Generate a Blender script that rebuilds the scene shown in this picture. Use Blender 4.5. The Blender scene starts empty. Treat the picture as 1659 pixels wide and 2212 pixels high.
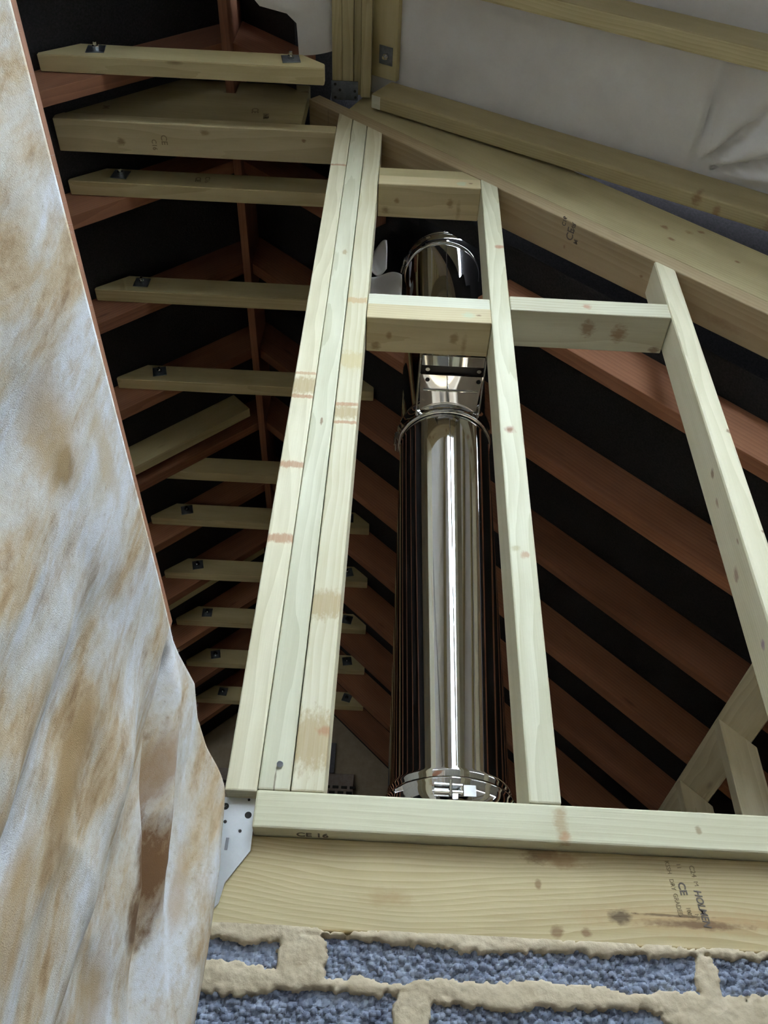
import bpy, bmesh, math, random
import numpy as np
from math import sin, cos, tan, atan, atan2, radians, pi, sqrt
from mathutils import Vector, Matrix, noise as mnoise
random.seed(7)
scene = bpy.context.scene
C = scene.collection

# ------------------------------------------------------------------ camera
PITCH, ROLL, FPX = radians(42.312), radians(2.936), 1875.0
cam = bpy.data.cameras.new('camera'); camo = bpy.data.objects.new('camera', cam); C.objects.link(camo)
cam.sensor_fit = 'VERTICAL'; cam.sensor_height = 24.0; cam.sensor_width = 18.0
cam.lens = FPX / 2212.0 * 24.0
cam.clip_start = 0.02; cam.clip_end = 200
F = Vector((0, cos(PITCH), sin(PITCH))); U0 = Vector((0, -sin(PITCH), cos(PITCH))); R0 = Vector((1, 0, 0))
I = R0 * cos(ROLL) + U0 * sin(ROLL); J = U0 * cos(ROLL) - R0 * sin(ROLL)
camo.matrix_world = Matrix((( I.x, J.x, -F.x, 0), (I.y, J.y, -F.y, 0), (I.z, J.z, -F.z, 0), (0, 0, 0, 1)))
scene.camera = camo

# ------------------------------------------------------------------ world, exposure
w = bpy.data.worlds.new('overcast_sky'); scene.world = w; w.use_nodes = True
bg = w.node_tree.nodes['Background']
bg.inputs[0].default_value = (0.76, 0.88, 1.0, 1); bg.inputs[1].default_value = 30.0
scene.view_settings.view_transform = 'Standard'; scene.view_settings.look = 'None'
scene.view_settings.exposure = 0.3; scene.view_settings.gamma = 1.0
scene.view_settings.use_curve_mapping = False

# ------------------------------------------------------------------ materials
def newmat(name, rough=0.7, metal=0.0):
    m = bpy.data.materials.new(name); m.use_nodes = True
    nt = m.node_tree; b = nt.nodes['Principled BSDF']
    b.inputs['Roughness'].default_value = rough; b.inputs['Metallic'].default_value = metal
    return m, nt, b
def N(nt, typ, **kw):
    n = nt.nodes.new(typ)
    for k, v in kw.items():
        if k == 'inp':
            for a, b in v.items(): n.inputs[a].default_value = b
        else: setattr(n, k, v)
    return n
def L(nt, a, b): nt.links.new(a, b)
def ramp(nt, fac, stops):
    r = N(nt, 'ShaderNodeValToRGB'); cr = r.color_ramp
    while len(cr.elements) < len(stops): cr.elements.new(0.5)
    for e, (p, c) in zip(cr.elements, stops): e.position = p; e.color = (*c, 1) if len(c) == 3 else c
    L(nt, fac, r.inputs[0]); return r
def mixc(nt, fac, a, b, blend='MIX'):
    m = N(nt, 'ShaderNodeMix', data_type='RGBA', blend_type=blend)
    for s, v in ((0, fac), (6, a), (7, b)):
        if hasattr(v, 'links'): L(nt, v, m.inputs[s])
        elif s == 0: m.inputs[0].default_value = v
        else: m.inputs[s].default_value = (*v, 1)
    return m.outputs[2]
def vmath(nt, op, a, b):
    v = N(nt, 'ShaderNodeVectorMath', operation=op)
    for i, x in ((0, a), (1, b)):
        if hasattr(x, 'links'): L(nt, x, v.inputs[i])
        else: v.inputs[i].default_value = x
    return v
def fmath(nt, op, a, b=0.0):
    v = N(nt, 'ShaderNodeMath', operation=op)
    for i, x in ((0, a), (1, b)):
        if hasattr(x, 'links'): L(nt, x, v.inputs[i])
        else: v.inputs[i].default_value = x
    return v.outputs[0]

def wood(name, light, dark, knots=(), rings=42.0, rough=0.62, auto=0.5, bump=0.12, contrast=1.0, streak=0.35, wander=0.034, dist=1.2):
    """timber: growth rings round the local X axis, fine fibres, knots (x, y, z, rx, ryz, colour)"""
    m, nt, b = newmat(name, rough)
    tc = N(nt, 'ShaderNodeTexCoord'); oi = N(nt, 'ShaderNodeObjectInfo')
    rnd = N(nt, 'ShaderNodeCombineXYZ')
    for i, (k, s, o) in enumerate(((13.7, 9.0, 0.0), (7.3, 0.09, -0.045), (3.1, 0.13, 0.085))):
        f = fmath(nt, 'FRACT', fmath(nt, 'MULTIPLY', oi.outputs['Random'], k * 3.3))
        L(nt, fmath(nt, 'ADD', fmath(nt, 'MULTIPLY', f, s), o), rnd.inputs[i])
    p = vmath(nt, 'ADD', tc.outputs['Object'], rnd.outputs[0])
    # slow wander of the pith so the rings give long cathedral figures
    ns = N(nt, 'ShaderNodeTexNoise', inp={'Scale': 1.0, 'Detail': 2.0, 'Roughness': 0.5})
    L(nt, vmath(nt, 'MULTIPLY', p.outputs[0], (1.6, 5.0, 5.0)).outputs[0], ns.inputs['Vector'])
    wob = vmath(nt, 'MULTIPLY', vmath(nt, 'SUBTRACT', ns.outputs['Color'], (0.5, 0.5, 0.5)).outputs[0], (0.0, wander, wander))
    pv = vmath(nt, 'ADD', p.outputs[0], wob.outputs[0])
    wv = N(nt, 'ShaderNodeTexWave', wave_type='RINGS', rings_direction='X', wave_profile='SAW',
           inp={'Scale': rings, 'Distortion': dist, 'Detail': 1.0, 'Detail Scale': 2.0})
    L(nt, vmath(nt, 'MULTIPLY', pv.outputs[0], (0.02, 1, 1)).outputs[0], wv.inputs['Vector'])
    fib = N(nt, 'ShaderNodeTexNoise', inp={'Scale': 1.0, 'Detail': 3.0, 'Roughness': 0.65})
    L(nt, vmath(nt, 'MULTIPLY', p.outputs[0], (9.0, 420.0, 420.0)).outputs[0], fib.inputs['Vector'])
    blo = N(nt, 'ShaderNodeTexNoise', inp={'Scale': 1.0, 'Detail': 3.0, 'Roughness': 0.6})
    L(nt, vmath(nt, 'MULTIPLY', p.outputs[0], (3.0, 16.0, 16.0)).outputs[0], blo.inputs['Vector'])
    g = fmath(nt, 'MULTIPLY', wv.outputs['Fac'], 0.36 * contrast)
    g = fmath(nt, 'ADD', g, fmath(nt, 'MULTIPLY', fmath(nt, 'SUBTRACT', fib.outputs['Fac'], 0.5), streak))
    g = fmath(nt, 'ADD', g, fmath(nt, 'MULTIPLY', fmath(nt, 'SUBTRACT', blo.outputs['Fac'], 0.45), 1.1))
    col = ramp(nt, g, [(0.0, light), (0.9, dark)]).outputs[0]
    # slight per-piece tone
    tone = fmath(nt, 'ADD', fmath(nt, 'MULTIPLY', fmath(nt, 'FRACT', fmath(nt, 'MULTIPLY', oi.outputs['Random'], 91.7)), 0.18), 0.90)
    tv = N(nt, 'ShaderNodeCombineXYZ')
    for i in range(3): L(nt, tone, tv.inputs[i])
    col = mixc(nt, 1.0, col, tv.outputs[0], 'MULTIPLY')
    if auto > 0:
        vo = N(nt, 'ShaderNodeTexVoronoi', inp={'Scale': 1.0, 'Randomness': 1.0})
        L(nt, vmath(nt, 'MULTIPLY', p.outputs[0], (3.1, 11.0, 11.0)).outputs[0], vo.inputs['Vector'])
        mr = N(nt, 'ShaderNodeMapRange', inp={1: 0.03, 2: 0.11, 3: 1.0, 4: 0.0}); L(nt, vo.outputs['Distance'], mr.inputs[0])
        col = mixc(nt, fmath(nt, 'MULTIPLY', mr.outputs[0], auto), col, (dark[0] * 0.42, dark[1] * 0.30, dark[2] * 0.28))
    if knots:
        kn = N(nt, 'ShaderNodeTexNoise', inp={'Scale': 1.0, 'Detail': 3.0, 'Roughness': 0.6})
        L(nt, vmath(nt, 'MULTIPLY', p.outputs[0], (70.0, 130.0, 130.0)).outputs[0], kn.inputs['Vector'])
    for kx, ky, kz, rx, ry, rz, kc, soft in knots:
        d = vmath(nt, 'MULTIPLY', vmath(nt, 'SUBTRACT', tc.outputs['Object'], (kx, ky, kz)).outputs[0], (1 / rx, 1 / ry, 1 / rz))
        ln = N(nt, 'ShaderNodeVectorMath', operation='LENGTH'); L(nt, d.outputs[0], ln.inputs[0])
        dd = fmath(nt, 'ADD', ln.outputs['Value'], fmath(nt, 'MULTIPLY', fmath(nt, 'SUBTRACT', kn.outputs['Fac'], 0.5), 1.7))
        mr = N(nt, 'ShaderNodeMapRange', inp={1: 1.0 - soft, 2: 1.0 + soft * 0.4, 3: 1.0, 4: 0.0}); L(nt, dd, mr.inputs[0])
        kf = fmath(nt, 'MULTIPLY', mr.outputs[0], fmath(nt, 'ADD', fmath(nt, 'MULTIPLY', fib.outputs['Fac'], 0.5), 0.48))
        col = mixc(nt, kf, col, kc)
    L(nt, col, b.inputs['Base Color'])
    bp = N(nt, 'ShaderNodeBump', inp={'Strength': bump, 'Distance': 0.002})
    L(nt, fmath(nt, 'ADD', fib.outputs['Fac'], wv.outputs['Fac']), bp.inputs['Height']); L(nt, bp.outputs[0], b.inputs['Normal'])
    return m
PALE, PALED = (0.715, 0.65, 0.475), (0.47, 0.40, 0.225)
OLV, OLVD = (0.50, 0.42, 0.235), (0.31, 0.235, 0.10)
OR = (0.44, 0.21, 0.10); BRN = (0.22, 0.10, 0.04); TAN = (0.42, 0.30, 0.14)
M_pale = wood('treated_softwood', PALE, PALED)
M_olive = wood('green_treated_softwood', OLV, OLVD, rings=48, auto=0.8)
M_old = wood('old_brown_softwood', (0.30, 0.125, 0.065), (0.13, 0.050, 0.025), rings=30, rough=0.8, auto=0.5)
M_collar = wood('treated_collar_softwood', (0.56, 0.47, 0.26), (0.35, 0.27, 0.12), rings=40, auto=0.7)

def plain(name, c, rough=0.7, metal=0.0, var=None, scale=30.0, bump=0.0, detail=4.0):
    m, nt, b = newmat(name, rough, metal)
    b.inputs['Base Color'].default_value = (*c, 1)
    if var or bump:
        tc = N(nt, 'ShaderNodeTexCoord')
        ns = N(nt, 'ShaderNodeTexNoise', inp={'Scale': scale, 'Detail': detail, 'Roughness': 0.6}); L(nt, tc.outputs['Object'], ns.inputs['Vector'])
        if var: L(nt, ramp(nt, ns.outputs['Fac'], [(0.3, c), (0.7, var)]).outputs[0], b.inputs['Base Color'])
        if bump:
            bp = N(nt, 'ShaderNodeBump', inp={'Strength': bump, 'Distance': 0.003}); L(nt, ns.outputs['Fac'], bp.inputs['Height']); L(nt, bp.outputs[0], b.inputs['Normal'])
    return m
M_felt = plain('bitumen_felt', (0.012, 0.011, 0.012), 0.9, 0, (0.030, 0.027, 0.030), 160, 0.5, 6)
M_felt.node_tree.nodes['Principled BSDF'].inputs['Specular IOR Level'].default_value = 0.3
M_steel = plain('polished_stainless', (0.72, 0.71, 0.70), 0.045, 1.0)
M_steel2 = plain('stainless_fitting', (0.60, 0.60, 0.60), 0.16, 1.0)
M_dark = plain('dark_steel_strip', (0.03, 0.025, 0.022), 0.35, 0.6)
M_galv = plain('galvanised_steel', (0.74, 0.77, 0.80), 0.30, 0.75, (0.82, 0.85, 0.88), 40)
M_washer = plain('dull_zinc_plate', (0.16, 0.175, 0.20), 0.42, 0.85, (0.24, 0.26, 0.29), 60)
M_hole = plain('punched_hole', (0.03, 0.028, 0.025), 0.9)
M_ink = plain('stamp_ink', (0.14, 0.11, 0.09), 0.8)
M_ink2 = plain('faint_stamp_ink', (0.23, 0.17, 0.09), 0.8)
M_mortar = plain('sand_mortar', (0.48, 0.385, 0.26), 0.95, 0, (0.63, 0.52, 0.37), 45, 0.9, 9)
M_floor = plain('concrete_floor', (0.20, 0.185, 0.16), 0.9, 0, (0.26, 0.24, 0.21), 6)
M_loft = plain('loft_boards', (0.26, 0.195, 0.13), 0.9, 0, (0.34, 0.26, 0.17), 8)
M_plaster = plain('bare_plaster', (0.34, 0.31, 0.27), 0.9, 0, (0.40, 0.37, 0.32), 5)
M_ground = plain('pale_ground', (0.34, 0.32, 0.27), 0.95, 0, (0.44, 0.41, 0.36), 2)
M_oldblk = plain('old_grey_block', (0.12, 0.122, 0.138), 0.9, 0, (0.165, 0.165, 0.18), 60, 0.6)
M_oldmor = plain('old_mortar', (0.32, 0.26, 0.18), 0.95, 0, (0.40, 0.33, 0.24), 25, 0.5)
M_lintel = plain('old_steel_lintel', (0.34, 0.30, 0.27), 0.6, 0.3, (0.26, 0.20, 0.17), 40)
M_brick = plain('old_brick', (0.16, 0.085, 0.055), 0.9, 0, (0.21, 0.12, 0.08), 40)

def block_mat():
    m, nt, b = newmat('aggregate_block', 0.95)
    tc = N(nt, 'ShaderNodeTexCoord')
    vo = N(nt, 'ShaderNodeTexVoronoi', feature='F1', inp={'Scale': 190.0}); L(nt, tc.outputs['Object'], vo.inputs['Vector'])
    ns = N(nt, 'ShaderNodeTexNoise', inp={'Scale': 24.0, 'Detail': 4.0}); L(nt, tc.outputs['Object'], ns.inputs['Vector'])
    c1 = ramp(nt, vo.outputs['Color'], [(0.2, (0.15, 0.17, 0.225)), (0.8, (0.30, 0.335, 0.41))]).outputs[0]
    c2 = ramp(nt, ns.outputs['Fac'], [(0.35, (0.85, 0.85, 0.9)), (0.7, (1.25, 1.22, 1.2))]).outputs[0]
    L(nt, mixc(nt, 1.0, c1, c2, 'MULTIPLY'), b.inputs['Base Color'])
    return m
M_block = block_mat()

def membrane_mat():
    m, nt, b = newmat('white_breather_membrane', 0.75)
    tc = N(nt, 'ShaderNodeTexCoord')
    ns = N(nt, 'ShaderNodeTexNoise', inp={'Scale': 7.0, 'Detail': 6.0, 'Roughness': 0.6}); L(nt, tc.outputs['Object'], ns.inputs['Vector'])
    L(nt, ramp(nt, ns.outputs['Fac'], [(0.3, (0.68, 0.645, 0.64)), (0.7, (0.78, 0.755, 0.755))]).outputs[0], b.inputs['Base Color'])
    n2 = N(nt, 'ShaderNodeTexNoise', inp={'Scale': 400.0, 'Detail': 2.0}); L(nt, tc.outputs['Object'], n2.inputs['Vector'])
    bp = N(nt, 'ShaderNodeBump', inp={'Strength': 0.12, 'Distance': 0.001}); L(nt, n2.outputs['Fac'], bp.inputs['Height']); L(nt, bp.outputs[0], b.inputs['Normal'])
    return m
M_memb = membrane_mat()

def cloth_mat():
    m, nt, b = newmat('stained_cotton', 0.95)
    tc = N(nt, 'ShaderNodeTexCoord'); P = tc.outputs['Object']
    a = N(nt, 'ShaderNodeTexNoise', inp={'Scale': 1.0, 'Detail': 6.0, 'Roughness': 0.62, 'Distortion': 0.6})
    L(nt, vmath(nt, 'MULTIPLY', P, (6.0, 11.0, 4.2)).outputs[0], a.inputs['Vector'])
    c = N(nt, 'ShaderNodeTexNoise', inp={'Scale': 1.0, 'Detail': 7.0, 'Roughness': 0.7})
    L(nt, vmath(nt, 'MULTIPLY', vmath(nt, 'ADD', P, (3.1, 2.2, 5.7)).outputs[0], (20.0, 26.0, 11.0)).outputs[0], c.inputs['Vector'])
    col = ramp(nt, a.outputs['Fac'], [(0.42, (0.66, 0.65, 0.67)), (0.52, (0.60, 0.55, 0.485)), (0.605, (0.53, 0.41, 0.27)), (0.73, (0.33, 0.205, 0.095))]).outputs[0]
    s2 = ramp(nt, c.outputs['Fac'], [(0.50, (1, 1, 1)), (0.60, (0.82, 0.71, 0.57)), (0.70, (0.48, 0.34, 0.21))]).outputs[0]
    col = mixc(nt, 0.8, col, s2, 'MULTIPLY')
    e = N(nt, 'ShaderNodeTexNoise', inp={'Scale': 130.0, 'Detail': 5.0, 'Roughness': 0.75}); L(nt, P, e.inputs['Vector'])
    s3 = ramp(nt, e.outputs['Fac'], [(0.35, (1.05, 1.05, 1.06)), (0.60, (0.92, 0.89, 0.85)), (0.72, (0.62, 0.54, 0.44))]).outputs[0]
    col = mixc(nt, 0.8, col, s3, 'MULTIPLY')
    for (x, y, z, rx, ry, rz, kc, am) in (
            (-0.24, 1.005, 0.350, 0.2, 0.032, 0.075, (0.16, 0.075, 0.027), 0.97),
            (-0.24, 1.000, 0.290, 0.2, 0.020, 0.035, (0.12, 0.055, 0.02), 0.85),
            (-0.24, 0.975, 0.460, 0.2, 0.018, 0.070, (0.32, 0.19, 0.10), 0.8),
            (-0.24, 0.725, 0.345, 0.2, 0.030, 0.070, (0.40, 0.25, 0.11), 0.75),
            (-0.25, 0.69, 0.21, 0.2, 0.020, 0.070, (0.42, 0.27, 0.12), 0.7),
            (-0.26, 0.500, 0.490, 0.2, 0.020, 0.020, (0.15, 0.09, 0.045), 0.95),
            (-0.26, 0.470, 0.490, 0.2, 0.060, 0.040, (0.46, 0.31, 0.15), 0.7),
            (-0.26, 0.56, 0.565, 0.2, 0.06, 0.02, (0.48, 0.36, 0.21), 0.6),
            (-0.24, 0.95, 0.215, 0.2, 0.03, 0.04, (0.34, 0.22, 0.10), 0.7),
            (-0.20, 1.06, 0.35, 0.2, 0.012, 0.05, (0.42, 0.28, 0.15), 0.6)):
        d = vmath(nt, 'MULTIPLY', vmath(nt, 'SUBTRACT', P, (x, y, z)).outputs[0], (1 / rx, 1 / ry, 1 / rz))
        ln = N(nt, 'ShaderNodeVectorMath', operation='LENGTH'); L(nt, d.outputs[0], ln.inputs[0])
        dd = fmath(nt, 'ADD', ln.outputs['Value'], fmath(nt, 'MULTIPLY', fmath(nt, 'SUBTRACT', c.outputs['Fac'], 0.5), 2.4))
        mr = N(nt, 'ShaderNodeMapRange', inp={1: 0.55, 2: 1.1, 3: am, 4: 0.0}); L(nt, dd, mr.inputs[0])
        col = mixc(nt, mr.outputs[0], col, kc)
    L(nt, col, b.inputs['Base Color'])
    we = N(nt, 'ShaderNodeTexNoise', inp={'Scale': 900.0, 'Detail': 2.0}); L(nt, P, we.inputs['Vector'])
    bp = N(nt, 'ShaderNodeBump', inp={'Strength': 0.5, 'Distance': 0.0010}); L(nt, we.outputs['Fac'], bp.inputs['Height']); L(nt, bp.outputs[0], b.inputs['Normal'])
    return m
M_cloth = cloth_mat()

# ------------------------------------------------------------------ helpers
def link(name, me, mat, parent=None, mw=None):
    o = bpy.data.objects.new(name, me); C.objects.link(o)
    if mat and not me.materials: me.materials.append(mat)
    if mw is not None: o.matrix_world = mw
    if parent is not None:
        o.parent = parent
        o.matrix_parent_inverse = parent.matrix_basis.inverted() if mw is not None else Matrix()
    return o
def tag(o, label, cat, group=None):
    o['label'] = label; o['category'] = cat
    if group: o['group'] = group
    return o
def struct(o, label=None):
    o['kind'] = 'structure'
    if label: o['label'] = label
    return o
def bm_mesh(bm, name, smooth=False):
    me = bpy.data.meshes.new(name); bm.normal_update(); bm.to_mesh(me); bm.free()
    if smooth:
        for p in me.polygons: p.use_smooth = True
    return me
def add_box(bm, lo, hi, M=None):
    vs = [bm.verts.new((x, y, z)) for x in (lo[0], hi[0]) for y in (lo[1], hi[1]) for z in (lo[2], hi[2])]
    for f in ((0, 1, 3, 2), (4, 6, 7, 5), (0, 4, 5, 1), (2, 3, 7, 6), (0, 2, 6, 4), (1, 5, 7, 3)): bm.faces.new([vs[i] for i in f])
    if M is not None:
        for v in vs: v.co = M @ v.co
    return vs
def box_mesh(name, lo, hi, bev=0.0):
    bm = bmesh.new(); add_box(bm, lo, hi)
    if bev: bmesh.ops.bevel(bm, geom=bm.edges[:], offset=bev, segments=2, affect='EDGES', profile=0.5)
    return bm_mesh(bm, name)
def frame(p0, p1, up):
    x = (Vector(p1) - Vector(p0)); ln = x.length; x.normalize()
    z = Vector(up); z = (z - x * z.dot(x)).normalized(); y = z.cross(x)
    c = (Vector(p0) + Vector(p1)) / 2
    return ln, Matrix(((x.x, y.x, z.x, c.x), (x.y, y.y, z.y, c.y), (x.z, y.z, z.z, c.z), (0, 0, 0, 1)))
def timber(name, p0, p1, wy, hz, up, mat, s0=0.0, s1=0.0, bev=0.002, parent=None):
    """sawn length from p0 to p1 (centre line); local X runs along it; s0/s1 skew the ends (dx per dz)"""
    ln, M = frame(p0, p1, up)
    bm = bmesh.new(); vs = add_box(bm, (-ln / 2, -wy / 2, -hz / 2), (ln / 2, wy / 2, hz / 2))
    for v in vs: v.co.x += (s0 if v.co.x < 0 else s1) * v.co.z
    if bev: bmesh.ops.bevel(bm, geom=bm.edges[:], offset=bev, segments=2, affect='EDGES', profile=0.5)
    return link(name, bm_mesh(bm, name), mat, parent, M)
def tbox(name, lo, hi, axis, mat, parent=None, bev=0.002):
    """axis-aligned length: axis 0/1/2 is the grain direction"""
    lo, hi = Vector(lo), Vector(hi); c = (lo + hi) / 2; p0 = c.copy(); p1 = c.copy(); p0[axis] = lo[axis]; p1[axis] = hi[axis]
    d = hi - lo
    if axis == 2: return timber(name, p0, p1, d.x, d.y, (0, 1, 0), mat, bev=bev, parent=parent)     # z=+Y, y = z cross x = Y x Z = X
    if axis == 0: return timber(name, p0, p1, d.y, d.z, (0, 0, 1), mat, bev=bev, parent=parent)
    return timber(name, p0, p1, d.x, d.z, (0, 0, 1), mat, bev=bev, parent=parent)
def cyl(bm, p0, p1, r, seg=16, r1=None, caps=True):
    p0, p1 = Vector(p0), Vector(p1); a = (p1 - p0).normalized()
    u = a.orthogonal().normalized(); v = a.cross(u); r1 = r if r1 is None else r1
    A = [bm.verts.new(p0 + (u * cos(2 * pi * i / seg) + v * sin(2 * pi * i / seg)) * r) for i in range(seg)]
    B = [bm.verts.new(p1 + (u * cos(2 * pi * i / seg) + v * sin(2 * pi * i / seg)) * r1) for i in range(seg)]
    for i in range(seg): bm.faces.new((A[i], A[(i + 1) % seg], B[(i + 1) % seg], B[i]))
    if caps: bm.faces.new(A[::-1]); bm.faces.new(B)
def lathe(name, prof, cx, cy, seg=96):
    bm = bmesh.new(); rows = []
    for r, z in prof:
        rows.append([bm.verts.new((cx + r * cos(2 * pi * i / seg), cy + r * sin(2 * pi * i / seg), z)) for i in range(seg)])
    for a, b in zip(rows, rows[1:]):
        for i in range(seg): bm.faces.new((a[i], a[(i + 1) % seg], b[(i + 1) % seg], b[i]))
    return bm_mesh(bm, name, True)
def grid_mesh(name, P, smooth=True):
    """P: array (n, m, 3)"""
    n, m, _ = P.shape
    idx = np.arange(n * m).reshape(n, m)
    f = np.stack([idx[:-1, :-1], idx[1:, :-1], idx[1:, 1:], idx[:-1, 1:]], -1).reshape(-1, 4)
    me = bpy.data.meshes.new(name); me.from_pydata(P.reshape(-1, 3).tolist(), [], f.tolist()); me.update()
    if smooth: me.polygons.foreach_set('use_smooth', [True] * len(me.polygons))
    return me
def vnoise(x, y, seed=0):
    """smooth value noise, numpy"""
    rng = np.random.RandomState(seed); T = rng.rand(256, 256)
    xi = np.floor(x).astype(int); yi = np.floor(y).astype(int); fx = x - xi; fy = y - yi
    fx = fx * fx * (3 - 2 * fx); fy = fy * fy * (3 - 2 * fy)
    g = lambda a, b: T[a % 256, b % 256]
    return (g(xi, yi) * (1 - fx) + g(xi + 1, yi) * fx) * (1 - fy) + (g(xi, yi + 1) * (1 - fx) + g(xi + 1, yi + 1) * fx) * fy
def fbm(x, y, seed=0, oct=4):
    s = 0; a = 0.5
    for i in range(oct): s = s + a * vnoise(x * 2 ** i, y * 2 ** i, seed + i); a *= 0.5
    return s
def sstep(a, b, x):
    t = np.clip((x - a) / (b - a), 0, 1); return t * t * (3 - 2 * t)
def text_part(name, s, size, M, mat, parent, shear=0.0, bold=0.0, sx=1.0):
    cu = bpy.data.curves.new(name, 'FONT'); cu.body = s; cu.size = size; cu.extrude = 0.00015; cu.shear = shear; cu.offset = bold
    cu.resolution_u = 3
    t = bpy.data.objects.new(name + '_tmp', cu); C.objects.link(t)
    dg = bpy.context.evaluated_depsgraph_get(); dg.update()
    me = bpy.data.meshes.new_from_object(t.evaluated_get(dg))
    C.objects.unlink(t); bpy.data.objects.remove(t)
    me.name = name; me.materials.clear()
    if sx != 1.0:
        for v in me.vertices: v.co.x *= sx
    return link(name, me, mat, parent, M)
def axes(o, x, y, z):
    x, y, z = Vector(x), Vector(y), Vector(z)
    return Matrix(((x.x, y.x, z.x, o[0]), (x.y, y.y, z.y, o[1]), (x.z, y.z, z.z, o[2]), (0, 0, 0, 1)))

# ------------------------------------------------------------------ key dimensions (metres, eye at the origin)
YW = 1.167                       # face of the stud frame
SB = 0.526                       # top of the sole plate
FLOOR = -1.30
RX, RZ, SL = -0.56, 2.90, 0.96   # old roof: line where the rafter undersides meet, slope
RD = 0.140                       # rafter depth
CF = 1 / sqrt(1 + SL * SL)
def ztop(x): return RZ - SL * abs(x - RX) + RD / CF      # top of the old rafters
# ------------------------------------------------------------------ the setting
gm = box_mesh('ground', (-25, -30, FLOOR - 0.25), (25, 30, FLOOR - 0.06)); struct(link('ground', gm, M_ground))
struct(link('floor', box_mesh('floor', (-2.4, -3.4, FLOOR - 0.06), (2.6, 1.45, FLOOR)), M_floor))
struct(link('floor', box_mesh('floor_loft', (-3.15, 1.46, 0.20), (2.05, 5.35, 0.24)), M_loft), 'boarded loft floor behind the stud frame')
struct(link('wall_right', box_mesh('wall_right', (2.42, -3.4, FLOOR), (2.55, 1.455, 1.26)), M_plaster))
# room behind the camera
def wallpoly(name, pts, axis, a, b, mat, label=None):
    bm = bmesh.new()
    f = (lambda p, t: (t, p[0], p[1])) if axis == 0 else (lambda p, t: (p[0], t, p[1]))
    A = [bm.verts.new(f(p, a)) for p in pts]; B = [bm.verts.new(f(p, b)) for p in pts]
    bm.faces.new(A); bm.faces.new(B[::-1])
    for i in range(len(pts)): bm.faces.new((A[i], B[i], B[(i + 1) % len(pts)], A[(i + 1) % len(pts)]))
    bmesh.ops.recalc_face_normals(bm, faces=bm.faces)
    return struct(link(name, bm_mesh(bm, name), mat), label)
wallpoly('wall_back', [(-1.8, FLOOR), (2.5, FLOOR), (2.5, 1.30), (-0.14, 2.88), (-1.8, 1.92)], 1, -3.0, -2.88, M_plaster)
wallpoly('wall_left', [(-3.0, FLOOR), (1.455, FLOOR), (1.455, 1.885), (-3.0, 1.885)], 0, -1.92, -1.80, M_plaster)
struct(link('wall_rear_added', box_mesh('wall_rear_added', (-3.2, 1.46, FLOOR), (-0.63, 1.50, 0.199)), M_plaster))  # added below the loft floor to block light from the ground outside
# plain walls added to close the eaves and wall ends against sky light
struct(link('wall_eaves_added', box_mesh('eaves_added_flue_side', (2.06, 1.505, 0.10), (2.11, 5.30, 0.545)), M_plaster))
struct(link('wall_eaves_added', box_mesh('eaves_added_sheet_side', (-3.20, 0.12, FLOOR), (-3.15, 5.30, 0.60)), M_plaster))
struct(link('wall_rear_added', box_mesh('rear_added_flue_side', (2.06, 1.456, FLOOR), (2.60, 1.50, 1.26)), M_plaster))
# old felt roof, two slopes, a hole where the flue passes
FX, FY, FR = 0.146, 1.534, 0.113
def felt(name, x0, x1, y0, y1, hole=False, cutfront=None):
    xs = np.linspace(x0, x1, 90); ys = np.linspace(y0, y1, 150)
    bm = bmesh.new(); V = {}
    for i, x in enumerate(xs):
        for j, y in enumerate(ys):
            ph = ((y - 1.4345) / 0.4) % 1.0
            sag = -0.012 * (sin(pi * ph) ** 2)
            V[i, j] = bm.verts.new((x, y, ztop(x) + 0.004 + sag * (0.6 + 0.8 * vnoise(np.array(x * 3.0), np.array(y * 3.0), 5))))
    for i in range(len(xs) - 1):
        for j in range(len(ys) - 1):
            cx, cy = (xs[i] + xs[i + 1]) / 2, (ys[j] + ys[j + 1]) / 2
            if hole and (cx - FX) ** 2 + (cy - FY) ** 2 < 0.17 ** 2: continue
            if cutfront and cutfront(cx, cy): continue
            bm.faces.new((V[i, j], V[i + 1, j], V[i + 1, j + 1], V[i, j + 1]))
    bmesh.ops.delete(bm, geom=[v for v in bm.verts if not v.link_faces], context='VERTS')
    return link(name, bm_mesh(bm, name, True), M_felt)
struct(felt('ceiling', -3.15, RX, 0.12, 5.30), 'black felt between the old rafters on the dust sheet side')
struct(felt('ceiling', RX, 2.08, 0.30, 5.30, True, lambda x, y: (y < 1.30 and x > -0.35) or (y < 0.95 and x > -0.46)),
       'black felt between the old rafters on the flue side')

# black felt box added over the roof junction to keep sky light out
def zdeck(x): return 2.890 - 0.595 * x if x > -0.14 else 2.973 + 0.595 * (x + 0.14)
bmd = bmesh.new()
xs_ = [-0.24, -0.14, 0.9, 2.50]
tp = [[bmd.verts.new((x, y, zdeck(x))) for x in xs_] for y in (1.172, 1.95)]
bt = [bmd.verts.new((x, 1.95, ztop(x) - 0.03)) for x in xs_]
bf = [bmd.verts.new((x, 1.172, ztop(x) - 0.03)) for x in xs_]
for i in range(3):
    bmd.faces.new((tp[0][i], tp[0][i + 1], tp[1][i + 1], tp[1][i])); bmd.faces.new((tp[1][i], tp[1][i + 1], bt[i + 1], bt[i]))
for i in (0, 3): bmd.faces.new((tp[0][i], tp[1][i], bt[i], bf[i]))
struct(link('ceiling', bm_mesh(bmd, 'ceiling_sky_block'), M_felt), 'added felt box blocking the sky where the new roof runs over the old one')
bml = bmesh.new()  # felt lid added to stop sky light leaking in between the two ridges
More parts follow.
